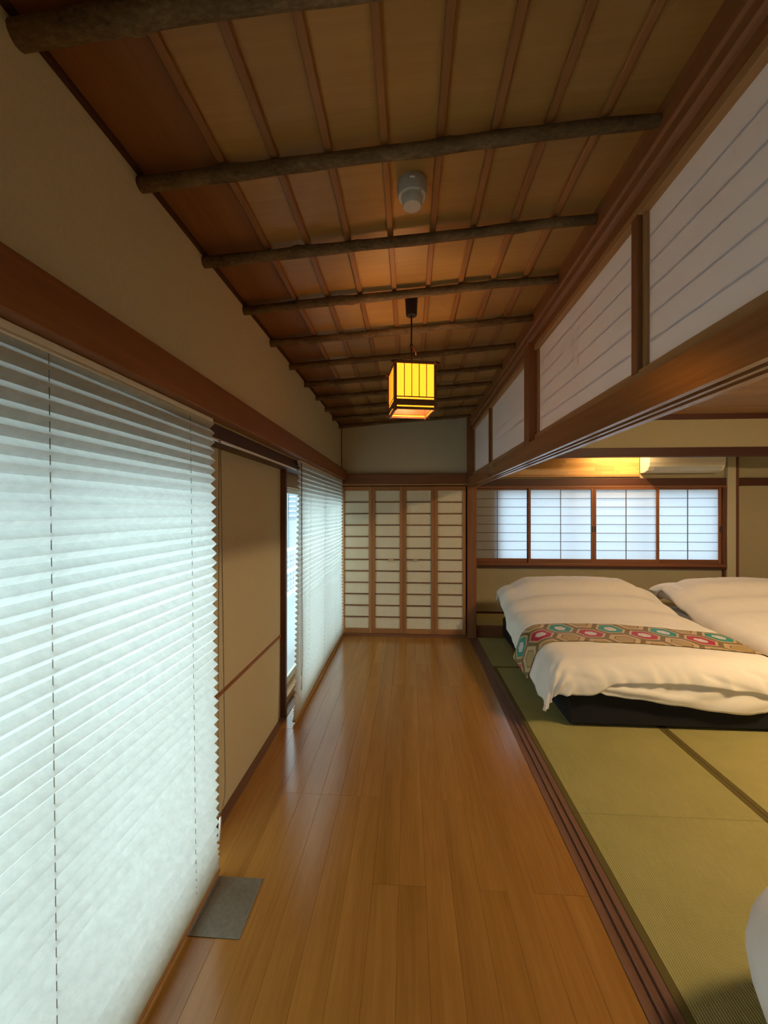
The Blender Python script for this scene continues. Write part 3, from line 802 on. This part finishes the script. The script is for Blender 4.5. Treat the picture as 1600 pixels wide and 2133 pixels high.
class Duvet:
    def __init__(s, xl, xr, yf, yh, top, hang_l, hang_f, hang_r, seed, rl=0.17, rf=0.16, corner=1.7, el=0.32, ef=0.05, hump=(1, 1)):
        s.__dict__.update(locals())
    def H(s, x, y):
        h = lerp_table(y, s.top)
        c = (x - (s.xl+s.xr)/2)/((s.xr-s.xl)/2)
        c = max(-1.2, min(1.2, c))
        base = lerp_table(s.top[0][0], s.top)
        pil = max(0, h-0.50)
        return h - 0.022*c*c - pil*max(0, abs(c)-0.72)**1.5*2.2
    def point(s, a, b):
        dL, dR, dF = max(0, s.xl-a), max(0, a-s.xr), max(0, s.yf-b)
        oL, qL = drop_prof(dL, s.rl, s.el); oR, qR = drop_prof(dR, s.rl, s.el); oF, qF = drop_prof(dF, s.rf, s.ef)
        x = min(max(a, s.xl), s.xr) - oL + oR; y = max(b, s.yf) - oF
        qa = max(qL, qR); p = s.corner
        q = (qa**p + qF**p)**(1/p) if qa > 0 and qF > 0 else qa+qF
        z = s.H(min(max(a, s.xl), s.xr), max(b, s.yf)) - q
        return Vector((x, y, z)), dL+dR, dF
    def wrinkle(s, a, b, dA, dF):
        N = lambda x, y, k=0.0: noise.noise(Vector((x, y, s.seed+k)))
        w = 0.0
        kF = min(1, dF/0.22); kA = min(1, dA/0.25)
        w += kF*(0.016*N(a*7, b*1.5) + 0.008*N(a*17+b*6, b*3, 3))
        w += kA*(0.010*N(b*5, a*1.5, 5) + 0.006*N(b*15, a*3, 8))
        if dA > 0 and dF > 0: w += 0.040*min(1, dA*dF/0.02)*N((a-b)*15, (a+b)*2, 11)
        w += (1-kF)*(0.009*N(a*1.3+b*0.6, b*5.5, 14) + 0.010*N(a*1.8, b*1.8, 17))
        w += 0.0035*N(a*11+b*4, b*9, 20)
        # pinched creases where the front turns down
        if 0.05 < dF < 0.30: w -= 0.014*max(0, N(a*5.5+b*9, a*2+b*14, 23))*math.sin((dF-0.05)/0.25*math.pi)
        return w
    def at(s, a, b, off=0.0):
        p, dA, dF = s.point(a, b); e = 0.004
        pa, _, _ = s.point(a+e, b); pb, _, _ = s.point(a, b+e)
        n = (pa-p).cross(pb-p)
        n = n.normalized() if n.length > 1e-12 else Vector((0, 0, 1))
        if n.z < -0.3: n = -n
        return p + n*(s.wrinkle(a, b, dA, dF)+off)
    def build(s, name, nx, ny, label, group):
        quart = s.rl*(math.pi/2-s.el); qf = s.rf*(math.pi/2-s.ef)
        vs, fs = [], []
        for j in range(ny+1):
            t = j/ny
            for i in range(nx+1):
                u = i/nx
                bg = s.yf + (s.yh-s.yf)*t; ag = s.xl + (s.xr-s.xl)*u
                a0 = s.xl - quart - lerp_table(bg, s.hang_l); a1 = s.xr + quart + s.hang_r
                a = a0 + (a1-a0)*u
                b0 = s.yf - qf - lerp_table(a, s.hang_f)
                b = b0 + (s.yh-b0)*t
                p = s.at(a, b)
                # tuck the head end down behind the pillows
                if t > 0.90: p.z -= ((t-0.90)/0.10)**2*0.14
                vs.append(p)
        W = nx+1
        for j in range(ny):
            for i in range(nx):
                fs.append((j*W+i, j*W+i+1, (j+1)*W+i+1, (j+1)*W+i))
        c = Vector(((s.xl+s.xr)/2, (s.yf+s.yh)/2, 0.4))
        me = mesh_from(name, [v-c for v in vs], fs, M['cotton'], True)
        o = add_obj(name, me, c)
        so = o.modifiers.new('thickness', 'SOLIDIFY'); so.thickness = 0.022; so.offset = -1
        tag(o, label, 'duvet', group)
        return o

HEAD = [(2.7, 0.455), (3.0, 0.47), (3.5, 0.50), (3.9, 0.545), (4.15, 0.63), (4.40, 0.735), (4.62, 0.755), (4.8, 0.70)]
make_bed(1.08, 2.50, 2.80, 4.745, 'low bed on the left carrying the patterned runner')
make_bed(2.80, 4.22, 2.80, 4.745, 'low bed farther right, without a runner')
make_bed(1.13, 2.55, -0.90, 0.98, 'bed cut off by the frame in the lower right corner')

D1 = Duvet(1.12, 2.44, 2.905, 4.74, HEAD,
           [(2.6, 0.16), (3.1, 0.16), (3.5, 0.13), (3.95, 0.07), (4.3, 0.01), (4.55, -0.03), (4.7, -0.08)],
           [(0.8, 0.03), (1.0, 0.05), (1.2, 0.055), (1.38, -0.012), (1.8, -0.01), (2.2, 0.02), (2.5, 0.06)], 0.10, 31.0, corner=2.1)
d1 = D1.build('duvet', 150, 170, 'white duvet with folded foot, under the patterned runner', 'white duvets')
# second, lower fold hanging in front of the base
vs, fs = [], []
NX, NZ = 70, 14
hem = [(1.24, 0.26), (1.32, 0.235), (1.5, 0.215), (1.75, 0.185), (2.0, 0.150), (2.2, 0.138), (2.30, 0.150), (2.40, 0.225)]
for j in range(NZ+1):
    for i in range(NX+1):
        u = i/NX; x = 1.24 + 1.17*u
        zb = lerp_table(x, hem); z = 0.345 + (zb-0.345)*j/NZ
        v = j/NZ
        y = 2.790 - 0.022*math.sin(v*math.pi*0.55) + 0.012*noise.noise(Vector((x*6+v*2, v*2, 3))) + 0.018*math.exp(-((v-0.55-(x-1.24)*0.35)/0.10)**2)*math.exp(-((x-1.5)/0.30)**2)*(-1)
        vs.append(Vector((x, y, z)))
for j in range(NZ):
    for i in range(NX):
        W = NX+1; fs.append((j*W+i, (j+1)*W+i, (j+1)*W+i+1, j*W+i+1))
c = Vector((1.8, 2.83, 0.3))
fo = add_obj('lower_fold', mesh_from('lower_fold', [v-c for v in vs], fs, M['cotton'], True), c, d1)
so = fo.modifiers.new('thickness', 'SOLIDIFY'); so.thickness = 0.012; so.offset = 1

D2 = Duvet(2.84, 4.15, 2.97, 4.74, HEAD,
           [(2.6, 0.2), (3.5, 0.10), (4.3, -0.04), (4.7, -0.12)], [(2.0, 0.03), (5.0, 0.03)], 0.10, 57.0)
D2.build('duvet', 90, 100, 'plain white duvet on the bed at the right edge, no runner', 'white duvets')
def near_duvet(label):
    cx, cy, ax, ay, n = 1.85, 0.20, 1.055, 1.20, 4.0
    prof = [(k/16.0, 0.46 + 0.02*(1-(k/16.0)**2)) for k in range(0, 13)]
    prof += [(0.80, 0.470), (0.86, 0.455), (0.91, 0.428), (0.95, 0.392), (0.98, 0.345), (0.995, 0.30), (1.0, 0.255), (0.995, 0.215), (0.985, 0.18)]
    prof = sorted(prof[:13], key=lambda p: p[0]) + prof[13:]
    SEG = 160; vs, fs = [Vector((cx, cy, 0.48))], []
    for r, z in prof[1:]:
        for k in range(SEG):
            a = 2*math.pi*k/SEG; c_, s_ = math.cos(a), math.sin(a)
            q = (abs(c_)**n + abs(s_)**n)**(-1/n)
            w = 1 + 0.010*noise.noise(Vector((c_*4, s_*4, z*6))) * (r > 0.8)
            zz = z + (0.012*noise.noise(Vector((c_*r*3, s_*r*3, 4))) + 0.006*noise.noise(Vector((a*9, r*3, 8))))
            vs.append(Vector((cx + ax*r*q*c_*w, cy + ay*r*q*s_*w, zz)))
    for k in range(SEG): fs.append((0, 1+k, 1+(k+1) % SEG))
    for i in range(len(prof)-2):
        for k in range(SEG):
            b = 1+i*SEG; fs.append((b+k, b+SEG+k, b+SEG+(k+1) % SEG, b+(k+1) % SEG))
    c = Vector((cx, cy, 0.3))
    o = add_obj('duvet', mesh_from('duvet', [v-c for v in vs], fs, M['cotton'], True), c)
    return tag(o, label, 'duvet', 'white duvets')
near_duvet('rounded corner of a white duvet at the lower right edge of the frame')

# brocade runner laid over the first duvet
def make_runner(D, a0, a1, b0, b1):
    NA, NB = 210, 34
    vs, fs, uv = [], [], []
    for j in range(NB+1):
        for i in range(NA+1):
            u, v = i/NA, j/NB
            a = a0+(a1-a0)*u
            sk = -0.17*max(0, min(1, (a-1.3)/1.3)) - 0.02
            b = b0+(b1-b0)*v + sk
            vs.append(D.at(a, b, 0.006)); uv.append((a - a0 + 0.06, (b1-b0)*v))
    W = NA+1
    for j in range(NB):
        for i in range(NA): fs.append((j*W+i, j*W+i+1, (j+1)*W+i+1, (j+1)*W+i))
    c = Vector(((a0+a1)/2, (b0+b1)/2, 0.5))
    me = mesh_from('bed_runner', [v-c for v in vs], fs, M['brocade'], True)
    ul = me.uv_layers.new(name='UVMap')
    for l in me.loops: ul.data[l.index].uv = uv[l.vertex_index]
    o = add_obj('bed_runner', me, c)
    so = o.modifiers.new('thickness', 'SOLIDIFY'); so.thickness = 0.003; so.offset = 1
    return tag(o, 'gold brocade bed runner with red and teal hexagons', 'bed runner')
make_runner(D1, 0.735, 2.68, 3.17, 3.56)

# pillow whose corner shows between the two beds
def pillow(cx, cy, cz, sx, sy, sz, rz, label):
    N = 28; vs, fs = [], []
    for side in (1, -1):
        for j in range(N+1):
            for i in range(N+1):
                u, v = 2*i/N-1, 2*j/N-1
                e = max(0, (1-u**4)*(1-v**4))**0.5
                k = 1 - 0.10*(1-abs(u*v))*max(abs(u), abs(v))**4
                vs.append(Vector((u*sx*k, v*sy*k, side*sz*e + 0.008*noise.noise(Vector((u*2, v*2, side))))))
    W = N+1
    for s_ in range(2):
        o = s_*W*W
        for j in range(N):
            for i in range(N):
                f = (o+j*W+i, o+j*W+i+1, o+(j+1)*W+i+1, o+(j+1)*W+i)
                fs.append(f if s_ == 0 else f[::-1])
    ob = add_obj('pillow', mesh_from('pillow', vs, fs, M['cotton'], True), (cx, cy, cz))
    ob.rotation_euler = (0, 0, rz)
    return tag(ob, label, 'pillow')
pillow(3.10, 4.58, 0.57, 0.36, 0.24, 0.10, 0.05, 'white pillow whose corner peeks out beside the plain duvet')

# ------------------------------------------------------------------ bedroom ceiling lamp (lights the mats and the bed foot)
RX, RY = 3.2, 1.65
rl = tag(empty('ceiling_lamp', (RX, RY, 2.46)), 'round warm ceiling lamp of the bedroom', 'lamp')
lathe('lamp_base', [(0.10, 0.0), (0.12, 0.03), (0.12, 0.05)], M['white_plastic'], (RX, RY, 2.509), rl)
lathe('lamp_diffuser', [(0.02, -0.06), (0.12, -0.05), (0.20, -0.02), (0.22, 0.0), (0.20, 0.02), (0.12, 0.03)], M['room_lamp'], (RX, RY, 2.50), rl)
# spot lamp hidden behind the alcove beam
sp = bpy.data.lights.new('alcove_spot', 'SPOT'); sp.energy = 34; sp.color = (1.0, 0.66, 0.28)
sp.spot_size = math.radians(140); sp.spot_blend = 1.0; sp.shadow_soft_size = 0.03
so = bpy.data.objects.new('alcove_spot', sp); COL.objects.link(so)
so.location = (2.62, 4.99, 2.40); so.rotation_euler = (math.radians(42), 0, math.radians(0))

# ------------------------------------------------------------------ outside
struct('ground', (-60, -40, -3.2), (60, 80, -3.0), M['ground'])
struct('balcony_deck', (-2.3, -3.0, -0.20), (-1.06, 12.0, -0.12), M['render'])
struct('added_eave', (-1.7, -3.0, 2.55), (-1.06, 9.0, 2.63), M['render'])  # unseen eave, added to keep some sky light off the blind tops
rail = tag(empty('balcony_railing', (-2.2, 7.0, -0.12)), 'white balcony railing seen through the gap beside the far blind', 'railing')
y = 3.6
while y < 11.5:
    box('baluster', (-2.215, y, -0.05), (-2.185, y+0.03, 0.74), M['metal_white'], rail); y += 0.18
for z in (0.02, 0.11, 0.20, 0.29, 0.45, 0.54, 0.63):
    box('cross_bar', (-2.21, 3.5, z), (-2.19, 11.6, z+0.022), M['shutter'], rail)
for z in (0.74, 0.35, -0.06):
    box('handrail', (-2.23, 3.5, z), (-2.17, 11.6, z+0.05), M['metal_white'], rail, 0.004)
for y in (3.5, 7.5, 11.57):
    box('rail_post', (-2.225, y, -0.12), (-2.175, y+0.05, 0.76), M['metal_white'], rail)
bl = tag(empty('neighbouring_house', (-7.0, 18.0, -3.0)), 'pale house with blue-grey shutters glimpsed through the window gap', 'house')
box('wall', (-10, 16.0, -3.0), (-3.6, 22.0, 5.5), M['render'], bl)
sh = box('shutter', (-4.83, 15.95, 1.2), (-4.56, 16.0, 2.80), M['shutter'], bl)
for k in range(8):
    box('slat', (-4.84, 15.92, 1.28+k*0.19), (-4.55, 15.95, 1.33+k*0.19), M['metal_white'], sh)
box('drain_pipe', (-4.93, 15.92, -3.0), (-4.88, 15.99, 5.0), M['shutter'], bl)
box('roof', (-10.4, 15.6, 5.5), (-3.2, 22.4, 5.8), M['shutter'], bl)
